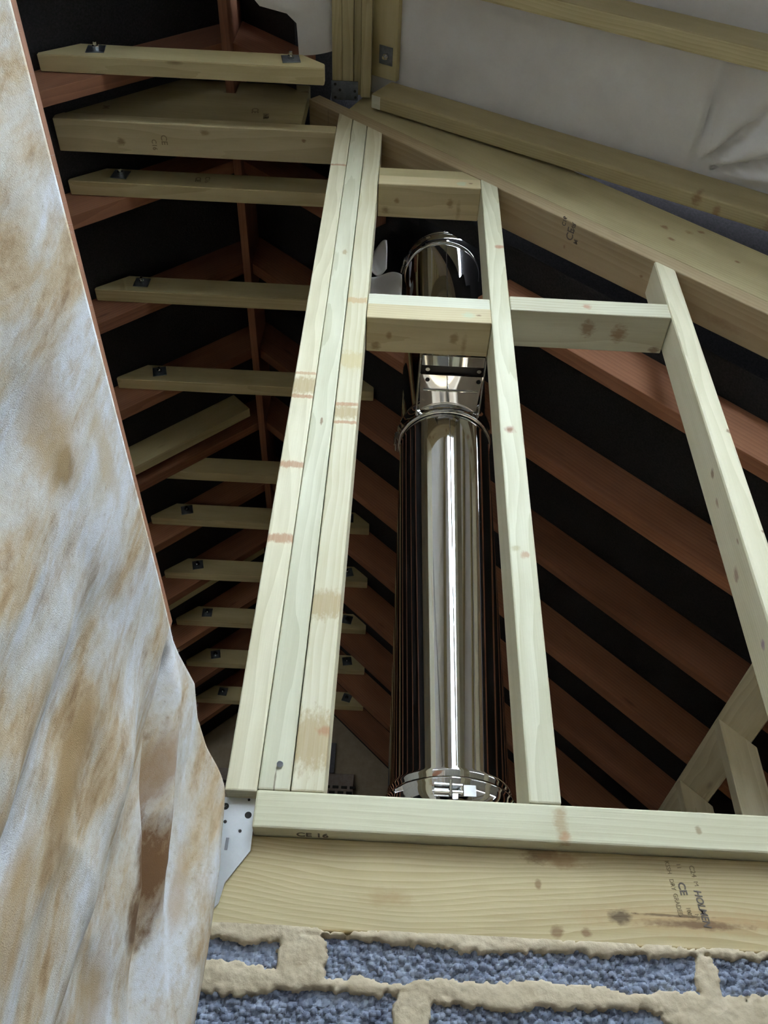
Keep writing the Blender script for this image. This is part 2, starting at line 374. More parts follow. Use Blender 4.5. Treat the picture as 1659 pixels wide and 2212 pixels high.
q = [bml.verts.new(p) for p in ((-0.66, 0.05, 3.12), (-0.10, 0.05, 2.975), (-0.10, 1.96, 2.975), (-0.66, 1.96, 3.12), (-3.2, 0.05, 0.65), (-1.0, 0.05, 2.36), (-0.10, 0.05, 2.90))]
bml.faces.new(q[:4]); qb = [bml.verts.new(p) for p in ((-0.10, 1.96, 2.60), (-0.66, 1.96, 2.95))]; bml.faces.new((q[3], q[2], qb[0], qb[1])); bml.faces.new((q[0], q[4], q[5], q[6], q[1]))
struct(link('ceiling', bm_mesh(bml, 'ceiling_sky_lid'), M_felt), 'added felt lid blocking the sky between the old ridge and the new one')
# far gable
gw = bmesh.new()
pts = [(-3.1, 0.2), (2.05, 0.2), (2.05, ztop(2.05)), (RX, ztop(RX)), (-3.1, ztop(-3.1))]
A = [gw.verts.new((x, 5.06, z)) for x, z in pts]; B = [gw.verts.new((x, 5.30, z)) for x, z in pts]
gw.faces.new(A); gw.faces.new(B[::-1])
for i in range(5): gw.faces.new((A[i], B[i], B[(i + 1) % 5], A[(i + 1) % 5]))
gable = struct(link('wall_far', bm_mesh(gw, 'wall_far'), M_oldmor), 'far block gable wall of the old roof')
bmesh_blk = box_mesh('block', (-0.215, -0.012, -0.1), (0.215, 0.012, 0.1), 0.003)
blk0 = None
for row in range(-8, 3):
    zc = 2.50 + row * 0.225
    for kx in range(-6, 6):
        xc = -0.44 + kx * 0.45 + (0.225 if row % 2 else 0)
        if zc + 0.11 > ztop(abs(xc - RX) + 0.22 + RX) - 0.15 or not -2.8 < xc < 1.8 or zc < 0.35: continue
        if row == -1 and -1.1 < xc < 0.0: continue
        link('block', bmesh_blk, M_oldblk, gable, Matrix.Translation((xc, 5.052, zc)))
# lintel with slotted face across the far gable
lt = bpy.data.objects.new('steel_lintel', None); C.objects.link(lt); lt.location = (-0.55, 5.03, 2.26)
tag(lt, 'slotted pale steel lintel set in the far gable wall', 'lintel')
link('lintel_body', box_mesh('lintel_body', (-1.1, 5.015, 2.24), (-0.10, 5.06, 2.385), 0.004), M_lintel, lt, Matrix())
slot = box_mesh('slot', (-0.018, -0.004, -0.008), (0.018, 0.004, 0.008), 0.002)
for r in range(2):
    for i in range(19):
        link('slot', slot, M_hole, lt, Matrix.Translation((-1.06 + i * 0.052 + 0.02 * r, 5.013, 2.262 + r * 0.034)))

# ------------------------------------------------------------------ front block wall
wallf = struct(link('wall_front', box_mesh('wall_front', (-0.62, 1.215, FLOOR), (2.4, 1.30, 0.345)), M_mortar), 'aggregate block wall under the timber beam')
YB = 1.193
def block_front(x0, x1, z0, z1, seed, fine=0.0016):
    nx = max(3, int((x1 - x0) / fine)); nz = max(3, int((z1 - z0) / fine))
    X, Z = np.meshgrid(np.linspace(x0, x1, nx), np.linspace(z0, z1, nz), indexing='ij')
    rng = np.random.RandomState(seed); cs = 0.0062
    ncx = int((x1 - x0) / cs) + 4; ncz = int((z1 - z0) / cs) + 4
    JX = rng.rand(ncx, ncz); JZ = rng.rand(ncx, ncz); JR = rng.rand(ncx, ncz)
    ix = ((X - x0) / cs).astype(int) + 1; iz = ((Z - z0) / cs).astype(int) + 1
    H = np.full(X.shape, -1.0)
    for a in (-1, 0, 1):
        for b in (-1, 0, 1):
            jx = np.clip(ix + a, 0, ncx - 1); jz = np.clip(iz + b, 0, ncz - 1)
            px = x0 + (jx - 1 + 0.15 + 0.7 * JX[jx, jz]) * cs; pz = z0 + (jz - 1 + 0.15 + 0.7 * JZ[jx, jz]) * cs
            r = cs * (0.5 + 0.35 * JR[jx, jz]); d2 = ((X - px) ** 2 + (Z - pz) ** 2) / r ** 2
            H = np.maximum(H, np.sqrt(np.clip(1 - d2, 0, 1)) * r * 0.9 + (JR[jx, jz] - 0.5) * 0.003)
    H = np.maximum(H, -0.0040)
    # smoother, slurry-filled patches
    fl = sstep(0.50, 0.62, fbm(X * 18 + seed, Z * 18, 11 + seed, 3)); H = H * (1 - 0.6 * fl) + 0.0014 * fl
    P = np.stack([X, YB + 0.004 - H * 1.5, Z], -1)
    bmq = np.concatenate([P, ], 0)
    me = grid_mesh('block', bmq, False)
    bm = bmesh.new(); bm.from_mesh(me); bpy.data.meshes.remove(me)
    be = [e for e in bm.edges if e.is_boundary]
    ex = bmesh.ops.extrude_edge_only(bm, edges=be)
    for v in [g for g in ex['geom'] if isinstance(g, bmesh.types.BMVert)]: v.co.y = 1.2145
    return bm_mesh(bm, 'block', False)
blocks = [(-0.42, -0.085, 0.292, 0.3425), (-0.055, 0.432, 0.290, 0.3425), (0.447, 0.90, 0.290, 0.3425),
          (-0.385, 0.055, 0.150, 0.282), (0.070, 0.515, 0.150, 0.282), (0.530, 0.97, 0.150, 0.282)]
for i, (a, b_, c, d) in enumerate(blocks):
    link('block', block_front(a, b_, c, d, 21 + i), M_block, wallf, Matrix())
plainblk = box_mesh('block_lower', (-0.22, -0.009, -0.1), (0.22, 0.009, 0.1), 0.003)
for r in range(6):
    for i in range(7):
        xc = -0.38 + i * 0.45 + (0.2 if r % 2 else 0)
        if xc < 2.2: link('block', plainblk, M_block, wallf, Matrix.Translation((xc, 1.2055, 0.035 - r * 0.225)))
# mortar: one skin that stands proud over the joints and dips behind the block faces
def mortar_skin():
    fine = 0.0021
    X, Z = np.meshgrid(np.linspace(-0.42, 0.97, int(1.39 / fine)), np.linspace(0.15, 0.353, int(0.203 / fine)), indexing='ij')
    wob = (fbm(X * 26, Z * 26, 3, 4) - 0.47) * 0.022 + (fbm(X * 120, Z * 120, 8, 4) - 0.46) * 0.012
    big = (fbm(X * 7, Z * 7, 31, 2) - 0.37) * 0.022
    jd = np.full(X.shape, 1.0)     # signed distance to the nearest joint edge, negative inside the mortar
    def hband(zc, half): return np.abs(Z - zc) - half
    def vband(xc, half, z0, z1): return np.maximum(np.abs(X - xc) - half, np.maximum(z0 - Z, Z - z1))
    for d in (hband(0.3475, 0.0085), hband(0.2875, 0.0105), hband(0.147, 0.010),
              vband(-0.071, 0.030, 0.28, 0.35), vband(0.438, 0.014, 0.28, 0.35),
              vband(0.063, 0.020, 0.14, 0.29), vband(0.523, 0.016, 0.14, 0.29),
              np.hypot((X - 0.50) * 0.20, Z - 0.270) - 0.022, np.hypot((X + 0.20) * 0.3, Z - 0.292) - 0.013):
        jd = np.minimum(jd, d)
    jd = jd + wob + big
    t = sstep(0.0022, -0.0012, jd)
    body = 0.0065 + 0.0035 * fbm(X * 9, Z * 30, 17, 3) + 0.0010 * vnoise(X * 330, Z * 330, 40) + 0.0012 * vnoise(X * 150, Z * 150, 41) + 0.002 * sstep(-0.001, -0.008, jd)
    Y = YB + 0.012 - t * (body + 0.0105)
    return grid_mesh('mortar', np.stack([X, Y, Z], -1))
link('mortar', mortar_skin(), M_mortar, wallf, Matrix())

# ------------------------------------------------------------------ timber frame in front of the flue
def K(x, y, z, rx, ry, rz, c, s=0.5): return (x, y, z, rx, ry, rz, c, s)
# knots: local x along the stud (0 = middle), y = world X, z = world Y (front face is -z) for studs
ZT = [2.80, 2.755, 2.67]
LSTUD = [(-0.2035, -0.1575), (-0.1575, -0.1115), (-0.1110, -0.0635)]
def zs(zw, zt, zb=SB): return zw - (zt + zb) / 2
def band(z, zt, c, rx=0.010, zb=SB): return K(zs(z, zt, zb), 0, -0.05, rx, 0.05, 0.06, c, 0.35)
M_st1 = wood('stud_face_a', PALE, PALED, [band(0.99, 2.80, OR, .011), band(1.175, 2.80, OR, .010), band(1.375, 2.80, OR, .006), band(1.45, 2.80, (.5, .3, .16), .005), band(1.41, 2.80, TAN, .03), band(2.39, 2.80, OR, .006)], auto=0.0)
M_st2 = wood('stud_face_b', (0.655, 0.62, 0.47), (0.43, 0.40, 0.25), [K(zs(1.93, 2.755), 0.004, -0.05, .012, .006, .02, TAN), K(zs(1.30, 2.755), 0, -0.05, .012, .003, .02, BRN, .3), K(zs(0.50, 2.755) + .04, 0, -0.05, .02, .0012, .02, (.16, .1, .05), .3)], rings=55, auto=0.0)
M_st3 = wood('stud_face_c', PALE, (0.50, 0.42, 0.21), [band(0.605, 2.67, TAN, .05), K(zs(0.62, 2.67), .02, -.05, .008, .014, .03, OR), band(1.355, 2.67, OR, .006), band(1.30, 2.67, OR, .005), band(1.33, 2.67, TAN, .02), band(1.725, 2.67, (.55, .36, .17), .012), band(0.85, 2.67, TAN, .03), band(1.5, 2.67, (.55, .44, .22), .03)], auto=0.0, rings=50)
st = []
lab = ['outermost of three studs set side by side, overhanging the end of the sole plate',
       'middle of three studs set side by side, with a nail head near its foot',
       'pale stud next to the flue in the trio of studs, with orange knot bands']
for (a, b_), zt, mt, lb in zip(LSTUD, ZT, (M_st1, M_st2, M_st3), lab):
    zb = SB if a > -0.2 else SB - 0.004
    o = timber('stud', ((a + b_) / 2, YW + 0.05, zb), ((a + b_) / 2, YW + 0.05, zt), b_ - a - 0.0012, 0.100, (0, 1, 0), mt, bev=0.0025)
    o.data.name = 'stud'; tag(o, lb, 'stud', None); st.append(o)
# trim the top of each stud to the raking plate
RK = 0.90                         # slope of the raking plate
def zrake(x): return 2.609 - RK * x          # upper front edge of the plate
TH = 0.047 * sqrt(1 + RK * RK)
def zrakeb(x): return zrake(x) - TH
def cut_top(o, zf):
    M = o.matrix_world
    for v in o.data.vertices:
        wv = M @ v.co
        if wv.z > 1.6:
            wv.z = zf(wv.x); v.co = M.inverted() @ wv
for o in st: cut_top(o, zrakeb)
M_s4 = wood('stud_face_d', (0.66, 0.62, 0.46), (0.46, 0.42, 0.25), [K(-0.16, -.003, -.05, .012, .012, .03, (.36, .17, .10)), K(-0.16, -.003, -.05, .005, .006, .03, BRN), K(-0.485, .004, -.05, .009, .008, .03, (.46, .26, .14)), K(-0.47, -.012, -.05, .007, .008, .03, (.45, .38, .2)), K(0.53, .012, -.05, .009, .013, .03, (.42, .17, .09))], rings=62, auto=0.0, contrast=1.25)
s4 = tag(timber('stud', (0.247, YW + 0.05, SB), (0.247, YW + 0.05, 2.40), 0.046, 0.100, (0, 1, 0), M_s4, bev=0.003), 'stud beside the flue with a strong straight grain and oval knots', 'stud'); cut_top(s4, zrakeb)
M_s5 = wood('stud_face_e', PALE, (0.52, 0.47, 0.28), [K(-.02, -.023, -.015, .011, .01, .008, BRN), K(-.085, -.023, .0, .012, .01, .006, (.34, .18, .1)), K(-.255, -.023, .01, .016, .01, .009, (.34, .18, .12)), K(0.07, .02, -.05, .006, .008, .02, BRN), K(-.20, .02, -.05, .004, .004, .02, BRN), K(-.21, -.023, -.03, .008, .01, .004, (.34, .2, .12)), K(-.42, -.023, -.01, .010, .01, .008, (.28, .14, .24))], auto=0.0)
s5 = tag(timber('stud', (0.671, YW + 0.05, SB), (0.671, YW + 0.05, 2.0), 0.046, 0.100, (0, 1, 0), M_s5, bev=0.006), 'stud beyond the noggin away from the flue, wide rounded corner', 'stud'); cut_top(s5, zrakeb)

# sole plate, beam
M_pl = wood('plate_face', (0.62, 0.585, 0.42), (0.47, 0.42, 0.26), [K(-.38, -.05, .0, .010, .02, .03, (.42, .30, .16)), K(-.375, -.05, -.02, .008, .02, .008, (.46, .26, .13)), K(-.19, -.05, .0, .004, .02, .006, (.3, .2, .1)), K(.04, -.05, .008, .008, .02, .007, (.46, .34, .2))], rings=30, auto=0.0)
pl = tag(timber('sole_plate', (-0.158, YW + 0.05, 0.4985), (1.45, YW + 0.05, 0.4985), 0.100, 0.054, (0, 0, 1), M_pl, bev=0.003), 'pale sole plate lying under the studs along the top of the beam', 'timber')
M_bm = wood('beam_face', (0.66, 0.54, 0.31), (0.42, 0.305, 0.135), [
    K(-.405, -.025, .056, .026, .03, .016, (.17, .085, .03)), K(-.375, -.025, .047, .03, .03, .012, (.36, .21, .09)),
    K(-.20, -.025, -.024, .15, .03, .016, (.50, .32, .15), .9), K(.10, -.025, -.026, .25, .03, .009, (.46, .29, .13), .9),
    K(-.305, -.025, -.024, .015, .03, .009, (.055, .028, .012)), K(-.205, -.025, -.029, .070, .03, .0055, (.15, .07, .03), .5), K(-.235, -.025, -.019, .055, .03, .0018, (.10, .05, .02), .4),
    K(-.390, -.025, -.046, .009, .03, .009, (.20, .095, .035)), K(-.352, -.025, -.045, .007, .03, .006, (.22, .11, .045)), K(-.41, -.025, .012, .004, .03, .007, (.28, .16, .07)), K(-.61, -.025, -.015, .03, .03, .012, (.46, .32, .15), .8)],
    rings=44, auto=0.0, contrast=1.5, wander=0.085, dist=2.6)
bmx = tag(timber('bearing_beam', (-0.215, YB + 0.0235, 0.4115), (1.50, YB + 0.0235, 0.4115), 0.047, 0.119, (0, 0, 1), M_bm, bev=0.002), 'deep yellowish beam with printed grade stamp, bedded on the block wall', 'beam')
# grade stamp, running down the face
def down(px, pz, y=YB - 0.0002): return axes((px, y, pz), (0.10, 0, -0.995), (0.995, 0, 0.10), (0, -1, 0))
yb = YB - 0.0004
for s, x, z, sz, sh, bd, sx in (('C24', .4425, .4595, .0095, 0, 0, 1.0), ('M', .445, .4385, .0080, 0, 0, 1.1), ('HOLMEN', .4425, .4270, .0135, .25, .0003, .86),
                        ('11', .4255, .4615, .0080, 0, 0, 1.0), ('CE', .4225, .4360, .0135, 0, .0003, 1.05), ('1002', .4275, .4040, .0085, 0, 0, .8), ('NR', .438, .3960, .0075, 0, 0, .8),
                        ('KSSH', .410, .4640, .0082, 0, 0, .95), ('DRY', .412, .4400, .0082, 0, 0, .95), ('GRADED', .4135, .4210, .0088, 0, 0, .85)):
    text_part('grade_stamp', s, sz, axes((x, yb, z), (0.10, 0, -0.995), (0.995, 0, 0.10), (0, -1, 0)), M_ink2 if bd == 0 else M_ink, bmx, sh, bd, sx)

text_part('grade_stamp', 'CE 16', 0.018, axes((-0.098, YW + 0.023, 0.4713), (1, 0, 0), (0, -1, 0), (0, 0, -1)), M_ink, pl, 0, 0.0004)
# raking plate and the deep rafter lying on it
def on(x, zf, y): return Vector((x, y, zf(x)))
nrm = Vector((RK, 0, 1)).normalized()
M_rk = wood('raking_plate_face', (0.50, 0.385, 0.23), (0.33, 0.225, 0.11), [K(-.14, .02, -.03, .004, .006, .02, BRN), K(.10, .0, -.03, .006, .004, .02, BRN), K(-.52, -.02, -.03, .008, .01, .02, BRN), K(-.46, .012, -.03, .012, .006, .02, BRN), K(.35, .02, -.03, .05, .012, .02, (.28, .18, .1), .8)], rings=36, auto=0.25)
x0, x1 = -0.275, 1.45
ctr = lambda x, zf, d, y: Vector((x, y, zf(x))) - nrm * d
rk = tag(timber('raking_plate', ctr(x0, zrake, 0.0235, YW + 0.055), ctr(x1, zrake, 0.0235, YW + 0.055), 0.110, 0.047, (RK, 0, 1), M_rk, bev=0.003), 'sloping top plate across the stud heads with a small ink stamp underneath', 'timber')
M_rf = wood('deep_rafter_face', (0.47, 0.40, 0.225), (0.30, 0.235, 0.11), [K(.00, .0235, .02, .012, .02, .008, BRN), K(.06, .0235, .045, .012, .02, .008, (.3, .2, .09)), K(.08, .0235, .07, .010, .02, .006, BRN), K(.045, .0235, -.02, .012, .02, .006, BRN), K(.22, .0235, .01, .008, .02, .005, BRN), K(.45, .0235, -.02, .008, .02, .005, BRN), K(.6, .0235, -.05, .010, .02, .005, BRN), K(.0, -.0235, .02, .012, .02, .008, BRN), K(.06, -.0235, .045, .012, .02, .008, (.3, .2, .09)), K(.08, -.0235, .07, .010, .02, .006, BRN), K(.045, -.0235, -.02, .012, .02, .006, BRN), K(.22, -.0235, .01, .008, .02, .005, BRN)], rings=40, auto=0.2)
br = tag(timber('deep_rafter', Vector((-0.20, YW + 0.0245, zrake(-0.20))) + nrm * 0.0985, Vector((x1, YW + 0.0245, zrake(x1))) + nrm * 0.0985, 0.047, 0.195, (RK, 0, 1), M_rf, s0=-0.35, bev=0.002), 'deep knotty rafter lying on the sloping top plate', 'rafter')
# ink marks under the raking plate
tdir = Vector((1, 0, -RK)).normalized()
up_ = ctr(0.452, zrakeb, 0.0004, YW + 0.052)
for s, off, sz, a in (('CE', (0.0, 0.0), 0.030, 0), ('NR', (-0.030, 0.010), 0.017, 0), ('C16', (-0.032, -0.020), 0.016, 0), ('M', (0.002, 0.026), 0.016, 0)):
    pos = up_ + tdir * off[1] + Vector((0, 1, 0)) * off[0]
    text_part('grade_stamp', s, sz, axes(pos, (0, -1, 0), tuple(tdir), tuple(-nrm)), M_ink, rk, 0, 0.0004)

# noggins
def nog(name, x0, x1, z0, z1, y0, y1, mat, label, bev=0.003):
    return tag(timber(name, (x0, (y0 + y1) / 2, (z0 + z1) / 2), (x1, (y0 + y1) / 2, (z0 + z1) / 2), y1 - y0, z1 - z0, (0, 0, 1), mat, bev=bev), label, 'noggin')
M_n1 = wood('noggin_warm', (0.64, 0.53, 0.32), (0.42, 0.31, 0.15), [K(.06, -.0, -.028, .01, .015, .01, (.3, .19, .08)), K(-.09, .0, -.028, .007, .01, .01, (.3, .17, .07)), K(.085, .02, -.028, .006, .03, .01, (.33, .22, .1), .9), K(-.12, .03, -.028, .012, .012, .01, (.26, .16, .07)), K(.115, -.05, .0, .007, .01, .004, (.2, .1, .05)), K(.09, -.05, -.002, .014, .01, .012, (.5, .55, .38))], rings=36, auto=0.0)
M_n2 = wood('noggin_pale', (0.66, 0.64, 0.51), (0.52, 0.48, 0.34), [], rings=36, auto=0.0)
M_n3 = wood('noggin_knot', (0.60, 0.57, 0.43), (0.36, 0.30, 0.17), [K(-.006, -.05, .0, .011, .012, .010, (.44, .20, .11)), K(-.006, -.05, .0, .005, .014, .004, (.5, .3, .2)), K(.0, -.01, -.027, .018, .024, .01, (.26, .13, .06)), K(.075, .0, -.027, .02, .024, .01, (.28, .14, .06)), K(.17, .042, -.027, .014, .012, .01, (.2, .1, .05))], rings=30, auto=0.0)
nog('noggin', -0.0625, 0.2235, 1.712, 1.759, YW + 0.001, YW + 0.099, M_n2, 'pale upper noggin of the doubled pair crossing in front of the flue')
nog('noggin', -0.0625, 0.2235, 1.655, 1.7115, YW - 0.004, YW + 0.092, M_n1, 'warm lower noggin of the doubled pair crossing in front of the flue')
bn = bmesh.new(); pr = [(-0.0625, 2.340), (0.2235, 2.340), (0.2235, 2.3435), (0.1735, 2.388), (-0.0625, 2.388)]
A = [bn.verts.new((x, YW + 0.002, z)) for x, z in pr]; B = [bn.verts.new((x, YW + 0.099, z)) for x, z in pr]
bn.faces.new(A); bn.faces.new(B[::-1])
for i in range(5): bn.faces.new((A[i], B[i], B[(i + 1) % 5], A[(i + 1) % 5]))
bmesh.ops.recalc_face_normals(bn, faces=bn.faces)
for v in bn.verts: v.co -= Vector((0.08, YW + 0.05, 2.364))
tag(link('noggin', bm_mesh(bn, 'noggin'), M_olive, None, Matrix.Translation((0.08, YW + 0.05, 2.364))), 'upper noggin tight under the sloping top plate, its corner cut to the slope', 'noggin')
nog('noggin', -0.0625, 0.2235, 2.290, 2.3395, YW - 0.001, YW + 0.099, M_n1, 'lower noggin of the pair just under the sloping top plate')
nog('noggin', 0.2705, 0.6475, 1.722, 1.778, YW + 0.002, YW + 0.106, M_n3, 'long noggin between the outer studs with a round orange knot')

# header over the opening beside the trio of studs
M_hd = wood('header_face', (0.56, 0.47, 0.28), (0.37, 0.29, 0.145), [K(-.23, .01, -.03, .014, .012, .02, (.20, .12, .05)), K(.03, -.03, -.03, .014, .01, .02, (.28, .18, .08)), K(.33, -.02, -.03, .007, .006, .02, BRN)], rings=30, auto=0.0)
hd = tag(timber('header_plate', (-1.056, YW + 0.05, 2.6135), (-0.204, YW + 0.05, 2.6135), 0.100, 0.047, (0, 0, 1), M_hd, bev=0.003), 'flat header timber butting against the trio of studs', 'timber')
for s, x, y, sz in (('CE', -0.735, 1.200, 0.026), ('C16', -0.765, 1.215, 0.020)):
    text_part('grade_stamp', s, sz, axes((x, y, 2.5896), (0, 1, 0), (1, 0, 0), (0, 0, -1)), M_ink2, hd, 0, 0.0003)
# upright board on the header, its end cut to the roof slope
bmh = bmesh.new()
pr = [(-1.10, 2.6375), (-0.312, 2.6375), (-0.312, 2.93), (-0.543, 2.93), (-0.543, 2.842), (-0.577, 2.842), (-0.577, 2.93), (-0.80, 2.93)]
A = [bmh.verts.new((x, YW + 0.002, z)) for x, z in pr]; B = [bmh.verts.new((x, YW + 0.047, z)) for x, z in pr]
bmh.faces.new(A); bmh.faces.new(B[::-1])
for i in range(len(pr)): bmh.faces.new((A[i], B[i], B[(i + 1) % len(pr)], A[(i + 1) % len(pr)]))
bmesh.ops.recalc_face_normals(bmh, faces=bmh.faces); bmesh.ops.bevel(bmh, geom=bmh.edges[:], offset=0.002, segments=2, affect='EDGES')
for v in bmh.verts: v.co -= Vector((-0.7, YW + 0.025, 2.74))
hb = tag(link('header_board', bm_mesh(bmh, 'header_board'), M_olive, None, Matrix.Translation((-0.7, YW + 0.025, 2.74))), 'upright board standing on the flat header with a slanted end', 'timber')
for s, x, z, sz in (('CE', -0.475, 2.735, 0.03), ('NR', -0.435, 2.70, 0.025), ('M', -0.93, 2.70, 0.03)):
    text_part('grade_stamp', s, sz, axes((x, YW + 0.0015, z), (0.1, 0, -0.995), (0.995, 0, 0.1), (0, -1, 0)), M_ink2, hb, 0, 0.0003)

# nail in the middle stud
bmn = bmesh.new(); cyl(bmn, (-0.130, YW + 0.004, 0.566), (-0.130, YW - 0.005, 0.562), 0.0045, 16)
link('nail_head', bm_mesh(bmn, 'nail_head', False), plain('zinc_nail', (0.55, 0.58, 0.66), 0.35, 0.9), st[1], Matrix())

# ------------------------------------------------------------------ galvanised hanger at the end of the beam
hg = bpy.data.objects.new('joist_hanger', None); C.objects.link(hg); hg.location = (-0.19, YW, 0.35)
tag(hg, 'shiny galvanised joist hanger at the dust sheet end of the beam', 'bracket')
bmg = bmesh.new()
pr = [(-0.260, 0.5215), (-0.1600, 0.5215), (-0.1580, 0.448), (-0.186, 0.404), (-0.190, 0.378), (-0.203, 0.360), (-0.260, 0.330)]
A = [bmg.verts.new((x, YB - 0.0035, z)) for x, z in pr]; B = [bmg.verts.new((x, YB - 0.001, z)) for x, z in pr]
bmg.faces.new(A[::-1]); bmg.faces.new(B)
for i in range(len(pr)): bmg.faces.new((A[i], B[i], B[(i + 1) % len(pr)], A[(i + 1) % len(pr)]))
bmesh.ops.recalc_face_normals(bmg, faces=bmg.faces)
link('flange_plate', bm_mesh(bmg, 'flange_plate'), M_galv, hg, Matrix())
link('shoe_strap', box_mesh('shoe_strap', (-0.262, YB - 0.0035, 0.3495), (-0.2565, YB + 0.05, 0.47), 0.001), M_galv, hg, Matrix())
def disc(name, x, z, r, y, parent, mat=M_hole, sx=1.0):
    b = bmesh.new(); cyl(b, (x, y, z), (x, y - 0.0006, z), r, 20)
    return link(name, bm_mesh(b, name), mat, parent, Matrix())
for x, z, r in ((-0.2015, 0.508, .0048), (-0.1680, 0.497, .0048), (-0.1985, 0.486, .0024), (-0.1760, 0.474, .0022), (-0.1700, 0.519, .0018), (-0.2000, 0.412, .0048), (-0.2030, 0.388, .0048)):
    disc('nail_hole', x, z, r, YB - 0.0034, hg)
link('slot', box_mesh('slot', (-0.1935, YB - 0.0041, 0.447), (-0.1893, YB - 0.0033, 0.464), 0.0005), plain('slot_grey', (0.25, 0.25, 0.26), 0.5, .8), hg, Matrix())

# ------------------------------------------------------------------ old roof: ridge, rafters, collars
tag(tbox('ridge_board', (RX - 0.014, 0.32, 2.845), (RX + 0.014, 5.05, ztop(RX) - 0.02), 1, M_old), 'thin brown ridge board running along the top of the old roof', 'ridge board')
M_old2 = wood('old_orange_softwood', (0.36, 0.155, 0.080), (0.17, 0.067, 0.033), rings=28, rough=0.8, auto=0.5)
def rafter(side, y0, y1, xa, xb, mat, label, group):
    n = Vector((SL * side, 0, 1)).normalized()
    zu = lambda x: RZ - SL * abs(x - RX)
    p0 = Vector((xa, (y0 + y1) / 2, zu(xa) + RD / 2 / CF)); p1 = Vector((xb, (y0 + y1) / 2, zu(xb) + RD / 2 / CF))
    o = timber('old_rafter', p0, p1, y1 - y0, RD, n, mat, s0=-SL if xa < -0.5 else 0, bev=0.0015)
    return tag(o, label, 'rafter', group)
LG, RG = 'old rafters on the dust sheet side', 'old rafters on the flue side'
ORD = ['', 'first', 'second', 'third', 'fourth', 'fifth', 'sixth', 'seventh', 'eighth', 'ninth', 'tenth']
for k in range(-1, 9):
    yb_ = 1.458 + 0.4 * k if k >= 0 else 1.080
    lm = M_old if k % 2 else M_old2
    ll = 'old brown rafter between the header and the collar tie above it' if k < 0 else 'old brown rafter on the dust sheet side of the ridge, %s behind the header' % ORD[k + 1]
    rafter(-1, yb_ - 0.045, yb_, RX - 0.0145, -3.0, lm, ll, LG)
    if k == -1: rafter(1, yb_ - 0.045, yb_, RX + 0.0145, -0.33, M_old, 'short cut rafter stub beside the hanging membrane flap', None)
    elif k == 0:
        rafter(1, yb_ - 0.045, yb_, RX + 0.0145, -0.09, M_old, 'short trimmed rafter stub ending before the flue', None)
        rafter(1, yb_ - 0.045, yb_, 0.285, 2.0, M_old2, 'old brown rafter starting beside the flue just behind the studs', None)
    else: rafter(1, yb_ - 0.045, yb_, RX + 0.0145, 2.0, M_old2 if k % 2 else M_old, 'old brown rafter passing behind the flue, %s beyond it' % ORD[k], RG)
# pale repair rafter lying beside an old one
n = Vector((-SL, 0, 1)).normalized()
zu = lambda x: RZ - SL * abs(x - RX) + 0.015
tag(timber('repair_rafter', Vector((RX - 0.05, 2.545, zu(RX - 0.05))) + n * 0.06, Vector((-2.4, 2.545, zu(-2.4))) + n * 0.06, 0.045, 0.12, n, M_collar), 'pale repair rafter doubled beside an old rafter', 'rafter')
tag(timber('repair_rafter', Vector((RX - 0.05, 3.79 - 0.30, zu(RX - 0.05))) + n * 0.05, Vector((-2.4, 3.49, zu(-2.4))) + n * 0.05, 0.045, 0.10, n, M_collar), 'pale yellow repair rafter sloping just under the third far collar tie', 'rafter')

def washer(parent, x, y, z, s=0.026, tilt=0.1):
    b = bmesh.new(); add_box(b, (-s, -0.0015, -s), (s, 0.0015, s)); bmesh.ops.bevel(b, geom=b.edges[:], offset=0.0008, segments=1, affect='EDGES')
    wo = link('square_washer', bm_mesh(b, 'square_washer'), M_washer, parent, Matrix.Translation((x, y, z)) @ Matrix.Rotation(tilt, 4, 'Y'))
    b = bmesh.new(); cyl(b, (0, 0, 0), (0, -0.010, 0), 0.0095, 6); cyl(b, (0, -0.01, 0), (0, -0.020, 0), 0.005, 12)
    no = link('nut', bm_mesh(b, 'nut'), M_steel2, wo); no.matrix_parent_inverse = Matrix(); no.matrix_basis = Matrix()
    return wo
def collar(y1, xa, xb, label, group, bolts=True, mat=M_collar, z0=2.592, h=0.095):
    b = bmesh.new(); y0 = y1 - 0.047
    pr = [(xa, z0), (xb, z0), (xb - 0.0, z0 + 0.035), (xb - 0.07, z0 + h), (xa + 0.10, z0 + h), (xa, z0 + 0.012)]
    A = [b.verts.new((x, y0, z)) for x, z in pr]; B = [b.verts.new((x, y1, z)) for x, z in pr]
    b.faces.new(A[::-1]); b.faces.new(B)
    for i in range(len(pr)): b.faces.new((A[i], B[i], B[(i + 1) % len(pr)], A[(i + 1) % len(pr)]))
    bmesh.ops.recalc_face_normals(b, faces=b.faces); bmesh.ops.bevel(b, geom=b.edges[:], offset=0.002, segments=2, affect='EDGES')
    c = Vector(((xa + xb) / 2, (y0 + y1) / 2, z0 + h / 2))
    for v in b.verts: v.co -= c
    o = tag(link('collar_tie', bm_mesh(b, 'collar_tie'), mat, None, Matrix.Translation(c)), label, 'collar tie', group)
    if bolts:
        washer(o, xa + 0.155, y0 - 0.0015, z0 + 0.055, tilt=random.uniform(-.3, .3))
        washer(o, xb - 0.10, y0 - 0.0015, z0 + 0.055, tilt=random.uniform(-.3, .3))
    return o
CG = 'treated collar ties across the old rafters'; CL = 'pale treated collar tie bolted across the old rafters'
